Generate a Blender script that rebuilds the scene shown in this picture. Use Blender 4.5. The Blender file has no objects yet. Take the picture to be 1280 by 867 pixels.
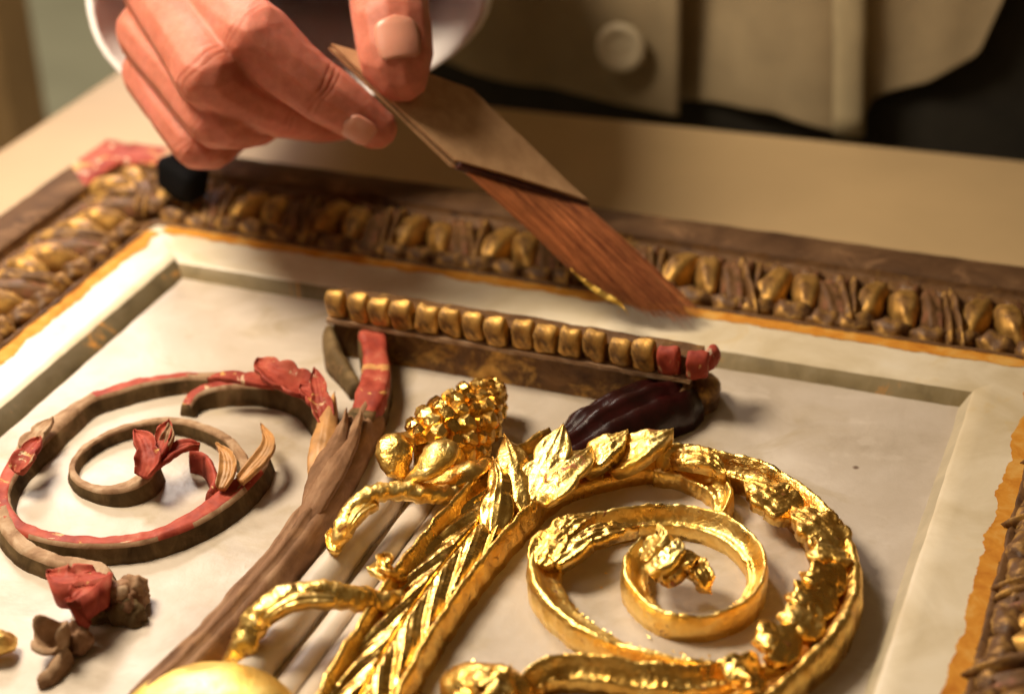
import bpy, bmesh, math, random
import numpy as np
from mathutils import Vector, Matrix, noise
random.seed(7)
rng = np.random.default_rng(7)
sc = bpy.context.scene
col = sc.collection
CM = 0.01                                    # everything below is written in centimetres

# ------------------------------------------------------------------ camera
FPX = 2302.9                                 # focal length in photo pixels (1280 wide)
AZ, PITCH, ROLL = math.radians(-22.182), math.radians(29.869), math.radians(-1.927)
CAMP = np.array([17.4726, -45.3093, 27.6130])
_fw = np.array([math.sin(AZ)*math.cos(PITCH), math.cos(AZ)*math.cos(PITCH), -math.sin(PITCH)])
_r = np.array([math.cos(AZ), -math.sin(AZ), 0.0])
_u = np.cross(_r, _fw)
CR = math.cos(ROLL)*_r + math.sin(ROLL)*_u
CU = -math.sin(ROLL)*_r + math.cos(ROLL)*_u
cam = bpy.data.cameras.new('camera')
cam.lens = FPX/1280*36; cam.sensor_width = 36
cam.clip_start = 0.02; cam.clip_end = 50
cam.dof.use_dof = True; cam.dof.focus_distance = 0.475; cam.dof.aperture_fstop = 8.4
co = bpy.data.objects.new('camera', cam); col.objects.link(co)
M = Matrix.Identity(4)
for i in range(3):
    M[i][0], M[i][1], M[i][2], M[i][3] = CR[i], CU[i], -_fw[i], CAMP[i]*CM
co.matrix_world = M
sc.camera = co

# ------------------------------------------------------------------ world, lamps, exposure
sc.view_settings.view_transform = 'Standard'; sc.view_settings.look = 'None'
sc.view_settings.exposure = 0.0; sc.view_settings.gamma = 1.0
w = bpy.data.worlds.new('World'); sc.world = w; w.use_nodes = True
w.node_tree.nodes['Background'].inputs['Color'].default_value = (1.0, 0.60, 0.25, 1)
w.node_tree.nodes['Background'].inputs['Strength'].default_value = 0.085
def area(name, loc, target, size, power, color):
    l = bpy.data.lights.new(name, 'AREA'); l.shape = 'DISK'; l.size = size*CM; l.energy = power; l.color = color
    o = bpy.data.objects.new(name, l); col.objects.link(o)
    o.location = [c*CM for c in loc]
    d = Vector([t-c for t, c in zip(target, loc)])
    o.rotation_euler = d.to_track_quat('-Z', 'Y').to_euler()
    return o
area('bench_lamp', (-25, -7, 39), (-8, -10, 0), 17, 3.5, (1.0, 0.84, 0.62))
area('window_lamp', (-68, 76, 60), (-8, -10, 0), 44, 4.6, (1.0, 0.80, 0.86))
area('front_fill', (-34, -60, 60), (0, -8, 0), 24, 0.5, (1.0, 0.80, 0.60))  # unseen fill, added to lift the front faces of the carving
area('floor_fill', (-150, 170, 170), (-140, 150, -76), 50, 26, (1.0, 0.92, 0.72))  # unseen fill, added to brighten the floor beyond the table

# ------------------------------------------------------------------ pixel helpers
def PD(x, y, d):                              # pixel + distance along the view axis
    return CAMP + d*(_fw + CR*(x-640)/FPX - CU*(y-433.5)/FPX)
def PX(x, y, z=0.0):                          # pixel on the level plane z
    d = _fw + CR*(x-640)/FPX - CU*(y-433.5)/FPX
    return CAMP + d*((z-CAMP[2])/d[2])
def PY(x, y, Y):                              # pixel on the upright plane y
    d = _fw + CR*(x-640)/FPX - CU*(y-433.5)/FPX
    return CAMP + d*((Y-CAMP[1])/d[1])

# ------------------------------------------------------------------ materials
class N:
    def __init__(s, name):
        s.m = bpy.data.materials.new(name); s.m.use_nodes = True
        s.t = s.m.node_tree; s.b = s.t.nodes['Principled BSDF']
        s.tc = s.t.nodes.new('ShaderNodeTexCoord')
    def new(s, k): return s.t.nodes.new(k)
    def link(s, a, b): s.t.links.new(a, b)
    def coord(s, scale=(1, 1, 1), out='Object'):
        mp = s.new('ShaderNodeMapping'); mp.inputs['Scale'].default_value = scale
        s.link(s.tc.outputs[out], mp.inputs['Vector']); return mp.outputs['Vector']
    def noise(s, scale, detail=4, rough=.55, dist=0., stretch=(1, 1, 1), w=None):
        n = s.new('ShaderNodeTexNoise'); n.inputs['Scale'].default_value = scale
        n.inputs['Detail'].default_value = detail; n.inputs['Roughness'].default_value = rough
        n.inputs['Distortion'].default_value = dist
        s.link(s.coord(stretch), n.inputs['Vector']); return n.outputs['Fac']
    def ramp(s, fac, stops):
        r = s.new('ShaderNodeValToRGB'); e = r.color_ramp.elements
        while len(e) < len(stops): e.new(0.5)
        for el, (p, c) in zip(e, stops):
            el.position = p; el.color = (*c, 1) if len(c) == 3 else c
        s.link(fac, r.inputs['Fac']); return r.outputs['Color']
    def mix(s, fac, a, b, mode='MIX'):
        m = s.new('ShaderNodeMix'); m.data_type = 'RGBA'; m.blend_type = mode
        for sock, v in ((m.inputs[0], fac), (m.inputs[6], a), (m.inputs[7], b)):
            if isinstance(v, (int, float)): sock.default_value = v
            elif isinstance(v, tuple): sock.default_value = (*v, 1)
            else: s.link(v, sock)
        return m.outputs[2]
    def math(s, op, a, b):
        m = s.new('ShaderNodeMath'); m.operation = op
        for sock, v in ((m.inputs[0], a), (m.inputs[1], b)):
            if isinstance(v, (int, float)): sock.default_value = v
            else: s.link(v, sock)
        return m.outputs[0]
    def setv(s, **k):
        for n_, v in k.items():
            sock = s.b.inputs[n_.replace('_', ' ')]
            if isinstance(v, (int, float)): sock.default_value = v
            elif isinstance(v, tuple): sock.default_value = (*v, 1) if len(v) == 3 and sock.type == 'RGBA' else v
            else: s.link(v, sock)
        return s
    def bump(s, fac, strength, dist_cm):
        b = s.new('ShaderNodeBump'); b.inputs['Strength'].default_value = strength
        b.inputs['Distance'].default_value = dist_cm*CM
        s.link(fac, b.inputs['Height']); s.link(b.outputs['Normal'], s.b.inputs['Normal']); return s
B3 = (0, 0, 0); W3 = (1, 1, 1)
MAT = {}
def m_gesso():
    n = N('gesso_field')
    a = n.ramp(n.noise(22, 6, .6, .6), [(.3, (.37, .30, .225)), (.45, (.50, .425, .345)), (.58, (.55, .475, .40)), (.72, (.65, .575, .50))])
    st = n.ramp(n.noise(38, 5, .6, 1.2), [(.55, B3), (.72, W3)])
    a = n.mix(n.math('MULTIPLY', st, .5), a, (.36, .27, .13))
    st2 = n.ramp(n.noise(60, 3, .5, .4, (1, 2.2, 1)), [(.60, B3), (.68, W3)])
    a = n.mix(n.math('MULTIPLY', st2, .25), a, (.70, .62, .54))
    v = n.new('ShaderNodeTexVoronoi'); v.inputs['Scale'].default_value = 62; n.link(n.coord(), v.inputs['Vector'])
    sp = n.ramp(v.outputs['Distance'], [(.03, W3), (.07, B3)])
    gate = n.ramp(n.noise(90, 1), [(.46, B3), (.50, W3)])
    a = n.mix(n.math('MULTIPLY', n.math('MULTIPLY', sp, gate), .8), a, (.10, .05, .03))
    n.setv(Base_Color=a, Roughness=n.ramp(n.noise(60, 3), [(.3, (.34,)*3), (.7, (.52,)*3)]))
    n.bump(n.math('ADD', n.noise(55, 6, .6, .5), n.math('MULTIPLY', n.noise(300, 4, .6), .35)), .55, .06)
    return n.m
def m_border():
    n = N('border_paint')
    a = n.ramp(n.noise(35, 5, .6, .5), [(.3, (.57, .47, .31)), (.55, (.71, .62, .47)), (.75, (.76, .69, .57))])
    st = n.ramp(n.noise(55, 5, .65, 1.), [(.58, B3), (.74, W3)])
    a = n.mix(n.math('MULTIPLY', st, .45), a, (.60, .40, .10))
    n.setv(Base_Color=a, Roughness=.36)
    n.bump(n.math('ADD', n.noise(80, 5, .6), n.math('MULTIPLY', n.noise(420, 3), .3)), .4, .04)
    return n.m
def m_ochre():
    n = N('yellow_ochre_paint')
    a = n.ramp(n.noise(150, 5, .65, .5), [(.3, (.46, .16, .012)), (.5, (.60, .26, .03)), (.75, (.68, .42, .12))])
    n.setv(Base_Color=a, Roughness=.75, Specular_IOR_Level=.25); n.bump(n.noise(500, 4), .4, .03); return n.m
def m_wallpaint(k=1., name='recess_paint'):
    n = N(name)
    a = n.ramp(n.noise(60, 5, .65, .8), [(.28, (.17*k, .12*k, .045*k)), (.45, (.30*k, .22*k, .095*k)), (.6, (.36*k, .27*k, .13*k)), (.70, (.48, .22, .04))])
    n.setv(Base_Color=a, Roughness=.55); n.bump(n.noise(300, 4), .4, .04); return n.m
def m_oldgilt(name, tint, goldamt):
    n = N(name)
    oi = n.new('ShaderNodeObjectInfo')
    br = n.ramp(n.noise(120, 5, .65, .6), [(.3, (.05, .022, .010)), (.5, (.16, .08, .030)), (.72, tint)])
    gm = n.ramp(n.noise(85, 5, .7, .5), [(.50-goldamt, B3), (.64-goldamt, W3)])
    gold = n.ramp(n.noise(200, 4), [(.3, (.42, .21, .05)), (.7, (.82, .50, .14))])
    a = n.mix(gm, br, gold)
    a = n.mix(n.math('MULTIPLY', oi.outputs['Random'], .45), a, n.mix(.5, a, (.10, .045, .02), 'MIX'))
    n.setv(Base_Color=a, Metallic=n.math('MULTIPLY', gm, .75), Roughness=n.ramp(n.noise(250, 4), [(.3, (.36,)*3), (.7, (.68,)*3)]), Specular_IOR_Level=.22)
    n.bump(n.math('ADD', n.noise(160, 6, .65, .4), n.math('MULTIPLY', n.noise(700, 4), .3)), .7, .05)
    return n.m
def m_bole(name='red_bole', chips=.62, dark=1.):
    n = N(name)
    a = n.ramp(n.noise(120, 5, .6, .4), [(.3, (.20*dark, .020*dark, .012*dark)), (.55, (.38*dark, .062*dark, .036*dark)), (.75, (.47*dark, .14*dark, .085*dark))])
    ch = n.ramp(n.noise(170, 5, .7, .8), [(chips, B3), (chips+.03, W3)])
    a = n.mix(ch, a, n.ramp(n.noise(90, 2), [(.45, (.60, .33, .10)), (.6, (.62, .48, .34))]))
    n.setv(Base_Color=a, Roughness=n.ramp(n.noise(200, 3), [(.3, (.55,)*3), (.7, (.8,)*3)]), Specular_IOR_Level=.3)
    n.bump(n.math('ADD', n.noise(180, 5, .6), n.math('MULTIPLY', n.noise(800, 3), .2)), .5, .04); return n.m
def m_wood(name, c0, c1, c2, stretch=(1, .16, 1), scale=260):
    n = N(name)
    a = n.ramp(n.noise(scale, 6, .62, .6, stretch), [(.3, c0), (.52, c1), (.74, c2)])
    st = n.ramp(n.noise(70, 5, .65, .8), [(.55, B3), (.7, W3)])
    a = n.mix(n.math('MULTIPLY', st, .55), a, (.36, .20, .10))
    n.setv(Base_Color=a, Roughness=.72, Specular_IOR_Level=.2)
    n.bump(n.math('ADD', n.noise(scale, 6, .65, .4, stretch), n.math('MULTIPLY', n.noise(600, 4), .3)), .4, .03); return n.m
def m_gold(name='gold_leaf', rlo=.12, rhi=.36, bstr=.75, c0=(.84, .46, .085), c1=(1.0, .70, .22)):
    n = N(name)
    a = n.ramp(n.noise(110, 5, .6, .5), [(.32, c0), (.6, c1)])
    sq = n.new('ShaderNodeTexVoronoi'); sq.distance = 'CHEBYCHEV'; sq.inputs['Scale'].default_value = 75; n.link(n.coord((1, 1, .4)), sq.inputs['Vector'])
    sep = n.new('ShaderNodeSeparateColor'); n.link(sq.outputs['Color'], sep.inputs[0])
    a = n.mix(n.math('MULTIPLY', sep.outputs[0], .30), a, (.76, .42, .08))
    gap = n.ramp(n.noise(190, 6, .72, .9), [(.63, B3), (.655, W3)])
    a = n.mix(n.math('MULTIPLY', gap, .9), a, (.30, .075, .03))
    cr = n.new('ShaderNodeTexVoronoi'); cr.feature = 'DISTANCE_TO_EDGE'; cr.inputs['Scale'].default_value = 260
    mp = n.new('ShaderNodeVectorMath'); mp.operation = 'ADD'
    nn = n.new('ShaderNodeTexNoise'); nn.inputs['Scale'].default_value = 160
    n.link(n.coord(), nn.inputs['Vector'])
    sc_ = n.new('ShaderNodeVectorMath'); sc_.operation = 'SCALE'; sc_.inputs['Scale'].default_value = .006
    n.link(nn.outputs['Color'], sc_.inputs[0]); n.link(n.coord(), mp.inputs[0]); n.link(sc_.outputs[0], mp.inputs[1])
    n.link(mp.outputs[0], cr.inputs['Vector'])
    crk = n.ramp(cr.outputs['Distance'], [(.0, B3), (.12, W3)])
    def ridged(sc__, dist):
        return n.math('ABSOLUTE', n.math('SUBTRACT', n.noise(sc__, 3, .55, dist), .5), 0.)
    h = n.math('ADD', n.math('MULTIPLY', ridged(150, .8), 1.3), n.math('MULTIPLY', ridged(420, .6), .7))
    h = n.math('ADD', h, n.math('MULTIPLY', crk, .06))
    h = n.math('ADD', h, n.math('MULTIPLY', n.noise(1300, 3, .6, .3), .14))
    n.setv(Base_Color=a, Metallic=n.math('SUBTRACT', 1., n.math('MULTIPLY', gap, .7)),
           Roughness=n.math('ADD', n.ramp(n.noise(140, 5, .65), [(.3, (rlo,)*3), (.72, (rhi,)*3)]), n.math('MULTIPLY', sep.outputs[1], .10)))
    n.bump(h, bstr, .06); return n.m
def m_plain(name, c, rough=.5, var=.25, scale=120, bump=.3, bd=.03, **k):
    n = N(name)
    lo = tuple(x*(1-var) for x in c); hi = tuple(min(1, x*(1+var)) for x in c)
    n.setv(Base_Color=n.ramp(n.noise(scale, 5, .6, .4), [(.3, lo), (.7, hi)]), Roughness=rough, **k)
    n.bump(n.noise(scale*3, 5, .6), bump, bd); return n.m
def m_skin():
    n = N('skin')
    a = n.ramp(n.noise(45, 4, .55, .3), [(.3, (.43, .120, .075)), (.5, (.54, .185, .128)), (.72, (.63, .205, .16))])
    bl = n.ramp(n.noise(420, 3, .6), [(.35, (.86, .84, .82)), (.65, (1, 1, 1))])
    a = n.mix(1., a, bl, 'MULTIPLY')
    v = n.new('ShaderNodeTexVoronoi'); v.feature = 'DISTANCE_TO_EDGE'; v.inputs['Scale'].default_value = 900
    n.link(n.coord((1, 1, 1.5)), v.inputs['Vector'])
    h = n.math('ADD', n.ramp(v.outputs['Distance'], [(0, B3), (.25, W3)]), n.math('MULTIPLY', n.noise(260, 5, .6), 1.6))
    n.setv(Base_Color=a, Roughness=.55, Subsurface_Weight=.6, Subsurface_Radius=(1.0, .30, .16), Subsurface_Scale=.005, Specular_IOR_Level=.34)
    n.bump(h, .20, .018); return n.m
def m_card():
    n = N('card')
    a = n.ramp(n.noise(170, 6, .65, .3, (1, 1, 1)), [(.3, (.36, .20, .095)), (.7, (.52, .315, .165))])
    n.setv(Base_Color=a, Roughness=.72); n.bump(n.noise(900, 4), .35, .02); return n.m
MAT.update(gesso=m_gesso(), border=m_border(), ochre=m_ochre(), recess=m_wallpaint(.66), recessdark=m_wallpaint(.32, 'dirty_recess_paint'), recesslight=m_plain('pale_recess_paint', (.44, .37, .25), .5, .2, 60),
    gilt=m_oldgilt('old_gilding', (.28, .145, .055), .02), giltdark=m_oldgilt('worn_shaded_gilding', (.13, .062, .024), -.10), giltbright=m_oldgilt('rubbed_gilding', (.36, .19, .06), .13),  # the dark worn one has shade between carved pieces mixed into its tint
    tongue=m_oldgilt('worn_gilding_over_bole', (.34, .13, .09), -.06),
    bole=m_bole(), bolepale=m_bole('rubbed_bole', .56), maroon=m_plain('wet_bole', (.020, .002, .002), .30, .5, 120, .5, .05),
    wood=m_wood('bare_carved_wood', (.13, .062, .030), (.24, .125, .066), (.38, .23, .135), (1, .35, 1), 170),
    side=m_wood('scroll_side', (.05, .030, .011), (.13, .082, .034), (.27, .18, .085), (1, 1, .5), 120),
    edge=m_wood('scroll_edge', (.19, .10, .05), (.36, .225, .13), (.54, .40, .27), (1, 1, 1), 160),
    fillet=m_wood('dark_fillet_wood', (.060, .028, .012), (.115, .058, .026), (.19, .105, .05), (.3, .3, 1), 150), beadgilt=m_oldgilt('dirty_shaded_gilding', (.32, .175, .055), .12),  # bead gilding browned for dirt and for the shade over the bar
    orange=m_plain('ochre_leaf', (.46, .23, .08), .5, .4, 120), gold=m_gold('gold_leaf', .15, .42, 1.0),
    golddark=m_gold('burnished_gold_leaf', .10, .26, .30), bossgold=m_gold('matt_gold_leaf', .34, .5, .3, (.92, .62, .12), (1., .78, .26)),
    goldsmooth=m_gold('smooth_gold_leaf', .14, .30, .5), goldbright=m_gold('bright_gold_leaf', .20, .50, .8, (.92, .57, .12), (1., .76, .29)),
    rod=m_plain('white_rod_paint', (.56, .48, .40), .45, .15, 70, .35, .04),
    skin=m_skin(), nail=m_plain('nail', (.56, .25, .18), .28, .06, 60, .1, .01, Subsurface_Weight=.3, Subsurface_Scale=.002),
    card=m_card(), carddark=m_plain('dark_red_lip', (.06, .012, .010), .32, .4, 300, .5, .03),
    hair=m_plain('squirrel_hair', (.52, .18, .065), .34, .35, 45, .1, .01), hairdark=m_plain('dark_squirrel_hair', (.13, .030, .014), .34, .35, 45, .1, .01), black=m_plain('matt_black', (.003, .003, .004), .85, .3, 100, Specular_IOR_Level=.15),
    table=m_plain('cream_table_top', (.52, .37, .20), .55, .07, 14, .2, .03), coat=m_plain('coat_cloth', (.33, .25, .145), .9, .10, 60, .5, .05),
    cuff=m_plain('cuff_cloth', (.74, .70, .70), .85, .06, 60, .5, .04), button=m_plain('button', (.62, .52, .36), .4, .06, 60),
    trousers=m_plain('shaded_dark_cloth', (.020, .016, .010), .9, .3, 60), floor=m_plain('floor_paint', (.52, .50, .36), .7, .1, 6), post=m_plain('post_wood', (.55, .36, .17), .6, .2, 10),
    strap=m_plain('seam_cloth', (.40, .32, .19), .9, .08, 60), stain=m_plain('yellow_stain', (.50, .33, .05), .8, .2, 80))

# ------------------------------------------------------------------ mesh helpers
def link(o, parent=None):
    col.objects.link(o)
    if parent is not None: o.parent = parent
    return o
def thing(name, label, cat, loc=(0, 0, 0)):
    o = bpy.data.objects.new(name, None); o.empty_display_size = .02
    o['label'] = label; o['category'] = cat; o['_base'] = [c*CM for c in loc]
    o.location = [c*CM for c in loc]
    return link(o)
def mk(name, V, F, mats, parent=None, fm=None, smooth=True, rough=None, kind=None, label=None, cat=None, group=None, seed=0.):
    V = np.asarray(V, float)
    me = bpy.data.meshes.new(name)
    if not isinstance(mats, (list, tuple)): mats = [mats]
    if parent is not None:
        off = np.array(parent.get('_base', (0, 0, 0)))/CM
        if parent.parent is not None: off = np.array(parent.parent.get('_base', (0, 0, 0)))/CM
    else: off = 0
    if rough:
        amp, sc_ = rough
        me.from_pydata([tuple(v) for v in V], [], F); me.update()
        nr = np.array([v.normal[:] for v in me.vertices])
        d = np.array([noise.fractal(Vector(v)/sc_ + Vector((seed, 0, 0)), 1., 2., 3) for v in V])
        V = V + nr*(d*amp)[:, None]
        bpy.data.meshes.remove(me); me = bpy.data.meshes.new(name)
    V = (V - off)*CM
    me.from_pydata([tuple(v) for v in V], [], F)
    for m in mats: me.materials.append(MAT[m])
    if fm is not None: me.polygons.foreach_set('material_index', fm)
    me.polygons.foreach_set('use_smooth', [smooth]*len(me.polygons))
    bm = bmesh.new(); bm.from_mesh(me); bmesh.ops.recalc_face_normals(bm, faces=bm.faces); bm.to_mesh(me); bm.free()
    me.update()
    o = link(bpy.data.objects.new(name, me), parent)
    if kind: o['kind'] = kind
    if label: o['label'] = label
    if cat: o['category'] = cat
    if group: o['group'] = group
    return o
def catmull(P, n):
    P = np.asarray(P, float); k = len(P)
    E = np.vstack([2*P[0]-P[1], P, 2*P[-1]-P[-2]])
    seg = np.linalg.norm(np.diff(P[:, :3], axis=0), axis=1); cum = np.concatenate([[0], np.cumsum(seg)])
    out = []
    for s in np.linspace(0, cum[-1], n):
        i = min(max(np.searchsorted(cum, s, 'right')-1, 0), k-2)
        t = (s-cum[i])/max(seg[i], 1e-9); a, b, c, d = E[i:i+4]
        out.append(.5*((2*b)+(-a+c)*t+(2*a-5*b+4*c-d)*t*t+(-a+3*b-3*c+d)*t**3))
    return np.array(out)
PROF = {
 'ribbon': [(-.80, 0), (-.66, .36), (-.52, .78), (-.38, 1), (-.15, .98), (.15, .98), (.38, 1), (.52, .78), (.66, .36), (.80, 0)],
 'half': [(.5*math.cos(math.pi-a*math.pi/12), math.sin(a*math.pi/12)**.8 if 0 < a < 12 else 0) for a in range(13)],
 'flute': [(-.5, 0), (-.5, .42), (-.44, .66), (-.33, .84), (-.24, .86), (-.17, .76), (-.10, .92), (0, 1.0), (.08, .95), (.14, .80), (.22, .86), (.33, .78), (.43, .58), (.5, .35), (.5, 0)],
 'goldrib': [(-.5, 0), (-.54, .26), (-.5, .44), (-.42, .52), (-.28, .50), (-.08, .56), (.12, .74), (.26, .95), (.36, 1.), (.45, .93), (.51, .72), (.54, .4), (.5, 0)],
 'bar': [(-.5, 0), (-.5, .5), (-.49, .88), (-.42, .98), (-.2, 1), (0, .97), (.2, 1), (.42, .98), (.49, .88), (.5, .5), (.5, 0)],
 'channel': [(-.5, 0), (-.51, .5), (-.50, .85), (-.47, .98), (-.43, 1.0), (-.40, .90), (-.36, .66), (-.28, .48), (-.14, .46), (0, .54), (.12, .46), (.26, .40), (.34, .46), (.38, .66), (.41, .76), (.45, .78), (.49, .62), (.53, .3), (.54, 0)],
}
def sweep(P, prof, n, wob=0.02, z0=0., seed=0.):
    """P rows: x y w h ; lies on the field, sides upright.  Returns V, F, segment index per face."""
    pr = PROF[prof]; Q = catmull([(p[0], p[1], 0, p[2], p[3]) for p in P], n)
    T = np.gradient(Q[:, :2], axis=0); T /= np.linalg.norm(T, axis=1)[:, None]
    Nn = np.stack([-T[:, 1], T[:, 0]], 1)
    V = []; F = []; S = []; k = len(pr)
    for i in range(n):
        jw = 1+wob*2.5*noise.noise(Vector((i*.12, seed, 1.3))); jh = 1+wob*2*noise.noise(Vector((i*.10, seed, 5.1)))
        for (a, b) in pr:
            c = Q[i, :2]+Nn[i]*a*Q[i, 3]*jw
            V.append((c[0], c[1], z0-.02+b*(Q[i, 4]*jh+.02)))
    for i in range(n-1):
        for j in range(k-1):
            F.append((i*k+j, i*k+j+1, (i+1)*k+j+1, (i+1)*k+j)); S.append(j)
        F.append((i*k+k-1, i*k, (i+1)*k, (i+1)*k+k-1)); S.append(0)
    F.append(tuple(range(k))); S.append(0); F.append(tuple((n-1)*k+j for j in range(k))[::-1]); S.append(0)
    return V, F, S
def pxpath(L):                                # rows: px py width height -> world rows (the pixel is on top of the band)
    return [(*PX(x, y, h)[:2], w_, h) for (x, y, w_, h) in L]
def tube(P, n, nr=14, flat=1.0):
    """P rows: x y z radius"""
    Q = catmull(P, n); T = np.gradient(Q[:, :3], axis=0); T /= np.linalg.norm(T, axis=1)[:, None]
    V = []; F = []
    up = np.array([0, 0, 1.])
    for i in range(n):
        a = np.cross(T[i], up)
        if np.linalg.norm(a) < 1e-3: a = np.array([1., 0, 0])
        a /= np.linalg.norm(a); b = np.cross(a, T[i])
        for j in range(nr):
            t = 2*math.pi*j/nr; V.append(Q[i, :3]+Q[i, 3]*(a*math.cos(t)+b*math.sin(t)*flat))
    for i in range(n-1):
        for j in range(nr): F.append((i*nr+j, i*nr+(j+1) % nr, (i+1)*nr+(j+1) % nr, (i+1)*nr+j))
    F.append(tuple(range(nr))); F.append(tuple((n-1)*nr+j for j in range(nr))[::-1])
    return V, F
def leafmesh(sp, hw, lobes=3, cup=.15, ribs=.05, thick=.16, sharp=.6, depth=.35, ns=40, nt=17, skew=.3, up=None):
    """acanthus-like leaf: sp = spine points (x,y,z); hw = largest half width"""
    Q = catmull(sp, ns); T = np.gradient(Q, axis=0); T /= np.linalg.norm(T, axis=1)[:, None]
    upv = np.array([0, 0, 1.]) if up is None else np.array(up, float)
    V = []; F = []
    for side in (0, 1):
        for i in range(ns):
            s = i/(ns-1); a = np.cross(T[i], upv); a /= max(np.linalg.norm(a), 1e-6); nn = np.cross(a, T[i])
            wv = hw*(math.sin(math.pi*min(1, s*.92+.08)**(.75))**sharp)*(1-.35*s)
            ph = s*lobes
            cut = 1-depth*(1-abs(math.sin(math.pi*(ph+.12)))**.55)
            for j in range(nt):
                t = 2*j/(nt-1)-1
                ww = wv*(cut if abs(t) > .55 else 1-(1-cut)*abs(t)/.55*.5)
                shift = skew*abs(t)**1.5*wv*.6
                p = Q[i]+a*t*ww+T[i]*shift
                z = cup*hw*(abs(t)**2)*1.2 + ribs*.7*math.cos(t*math.pi*2.0)*(1-s*.5) - ribs*.9*math.exp(-(t/.14)**2) + .10*hw*abs(math.sin(math.pi*(ph+.12)))*abs(t)
                V.append(p+nn*(z-(thick if side else 0)))
    o = ns*nt
    for i in range(ns-1):
        for j in range(nt-1):
            q = (i*nt+j, i*nt+j+1, (i+1)*nt+j+1, (i+1)*nt+j)
            F.append(q); F.append(tuple(x+o for x in q[::-1]))
    for i in range(ns-1):
        for j in (0, nt-1): F.append((i*nt+j, (i+1)*nt+j, (i+1)*nt+j+o, i*nt+j+o))
    for j in range(nt-1):
        for i in (0, ns-1): F.append((i*nt+j, i*nt+j+1, i*nt+j+1+o, i*nt+j+o))
    return V, F
def ico(sub=2):
    bm = bmesh.new(); bmesh.ops.create_icosphere(bm, subdivisions=sub, radius=1)
    V = np.array([v.co[:] for v in bm.verts]); F = [tuple(v.index for v in f.verts) for f in bm.faces]; bm.free(); return V, F
def box(x0, x1, y0, y1, z0, z1):
    V = [(x, y, z) for x in (x0, x1) for y in (y0, y1) for z in (z0, z1)]
    F = [(0, 1, 3, 2), (4, 6, 7, 5), (0, 4, 5, 1), (2, 3, 7, 6), (0, 2, 6, 4), (1, 5, 7, 3)]
    return V, F
def bevel(o, w_cm, seg=2):
    bm = bmesh.new(); bm.from_mesh(o.data)
    bmesh.ops.bevel(bm, geom=list(bm.edges), offset=w_cm*CM, segments=seg, affect='EDGES', profile=.6)
    bm.to_mesh(o.data); bm.free(); o.data.update(); return o
def rotz(a): return np.array([[math.cos(a), -math.sin(a), 0], [math.sin(a), math.cos(a), 0], [0, 0, 1]])

# ------------------------------------------------------------------ the setting
TZ = -1.0
p1, p2 = PX(640, 135, TZ), PX(1280, 200, TZ); sl = (p2[1]-p1[1])/(p2[0]-p1[0])
yf = lambda x: p1[1]+sl*(x-p1[0])
V, F = box(-26.0, 60, -70, 0, TZ-3, TZ)
V = [(x, yf(x) if y == 0 else y, z) for (x, y, z) in V]
tb = mk('table_top', V, F, 'table', kind='structure', smooth=False); bevel(tb, .25, 3)
mk('floor', [(-400, -200, -76), (400, -200, -76), (400, 600, -76), (-400, 600, -76)], [(0, 1, 2, 3)], 'floor', kind='structure')

# ------------------------------------------------------------------ the carved panel
panel = thing('carved_panel', 'carved and partly gilded relief panel with lyre and scrolls on cream table', 'carved panel', (0, -5, TZ))
YB = -32                                       # near end of the panel, below the frame
# field
nx, ny = 60, 80
V = []; F = []
for j in range(ny+1):
    for i in range(nx+1):
        x = -12.7+25.4*i/nx; y = .05+(YB-.05)*j/ny
        V.append((x, y, .035*noise.fractal(Vector((x/4, y/4, 0)), 1., 2., 3)))
for j in range(ny):
    for i in range(nx): F.append((j*(nx+1)+i, j*(nx+1)+i+1, (j+1)*(nx+1)+i+1, (j+1)*(nx+1)+i))
field = mk('field', V, F, 'gesso', panel)
bk = mk('backing_board', *box(-19.0, 19.0, YB, 6.6, TZ+.01, -.12), 'wood', panel, smooth=False)
# frame sides: profile across the frame, s = distance out from the field edge
BORD = [(-.05, -.06), (0.0, .0), (.10, .14), (.30, .38), (.42, .455), (.9, .46), (1.5, .48), (2.0, .50), (2.35, .50), (2.4, .35), (2.4, -.12)]
def side_pts(side, s, t):
    """side: left/top/right ; s outwards ; t along"""
    if side == 'left': return (-12.5-s, t)
    if side == 'right': return (12.5+s*.93, t)
    return (t, s)
def trange(side, s):
    if side == 'left': return (YB, s)
    if side == 'right': return (YB, s)
    return (-12.5-s, 12.5+s*.93)
def frame_strip(name, side, prof, mats, segm, n, parent, wob=.03, rough=None, matfn=None):
    V = []; F = []; fm = []; k = len(prof)
    for i in range(n+1):
        for j, (s, z) in enumerate(prof):
            a, b = trange(side, s); t = a+(b-a)*i/n
            ss = s+wob*noise.fractal(Vector((t*.9, j*7.7+hash_side[side], 2)), 1., 2., 3)*(1 if 0 < j < k-1 else 0)
            x, y = side_pts(side, ss, t); V.append((x, y, z))
    for i in range(n):
        for j in range(k-1):
            F.append((i*k+j, i*k+j+1, (i+1)*k+j+1, (i+1)*k+j))
            c = V[i*k+j]
            fm.append(matfn(c, j) if matfn else segm[j])
    return mk(name, V, F, mats, parent, fm=fm, rough=rough)
hash_side = {'left': 11., 'top': 23., 'right': 37.}
def ragged(side, s0, s1, z, amp, n, parent, mat, name):
    """thin brushed strip with uneven edges lying on the border"""
    V = []; F = []
    for i in range(n+1):
        a, b = trange(side, s0); t = a+(b-a)*i/n
        e0 = s0+amp*noise.fractal(Vector((t*.8, hash_side[side], 1)), .7, 2., 6)
        e1 = s1+amp*.8*noise.fractal(Vector((t*2.0, hash_side[side], 9)), 1., 2., 4)
        for s in (e0, e1):
            x, y = side_pts(side, s, t); V.append((x, y, z))
    for i in range(n): F.append((2*i, 2*i+1, 2*i+3, 2*i+2))
    return mk(name, V, F, mat, parent)
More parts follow.
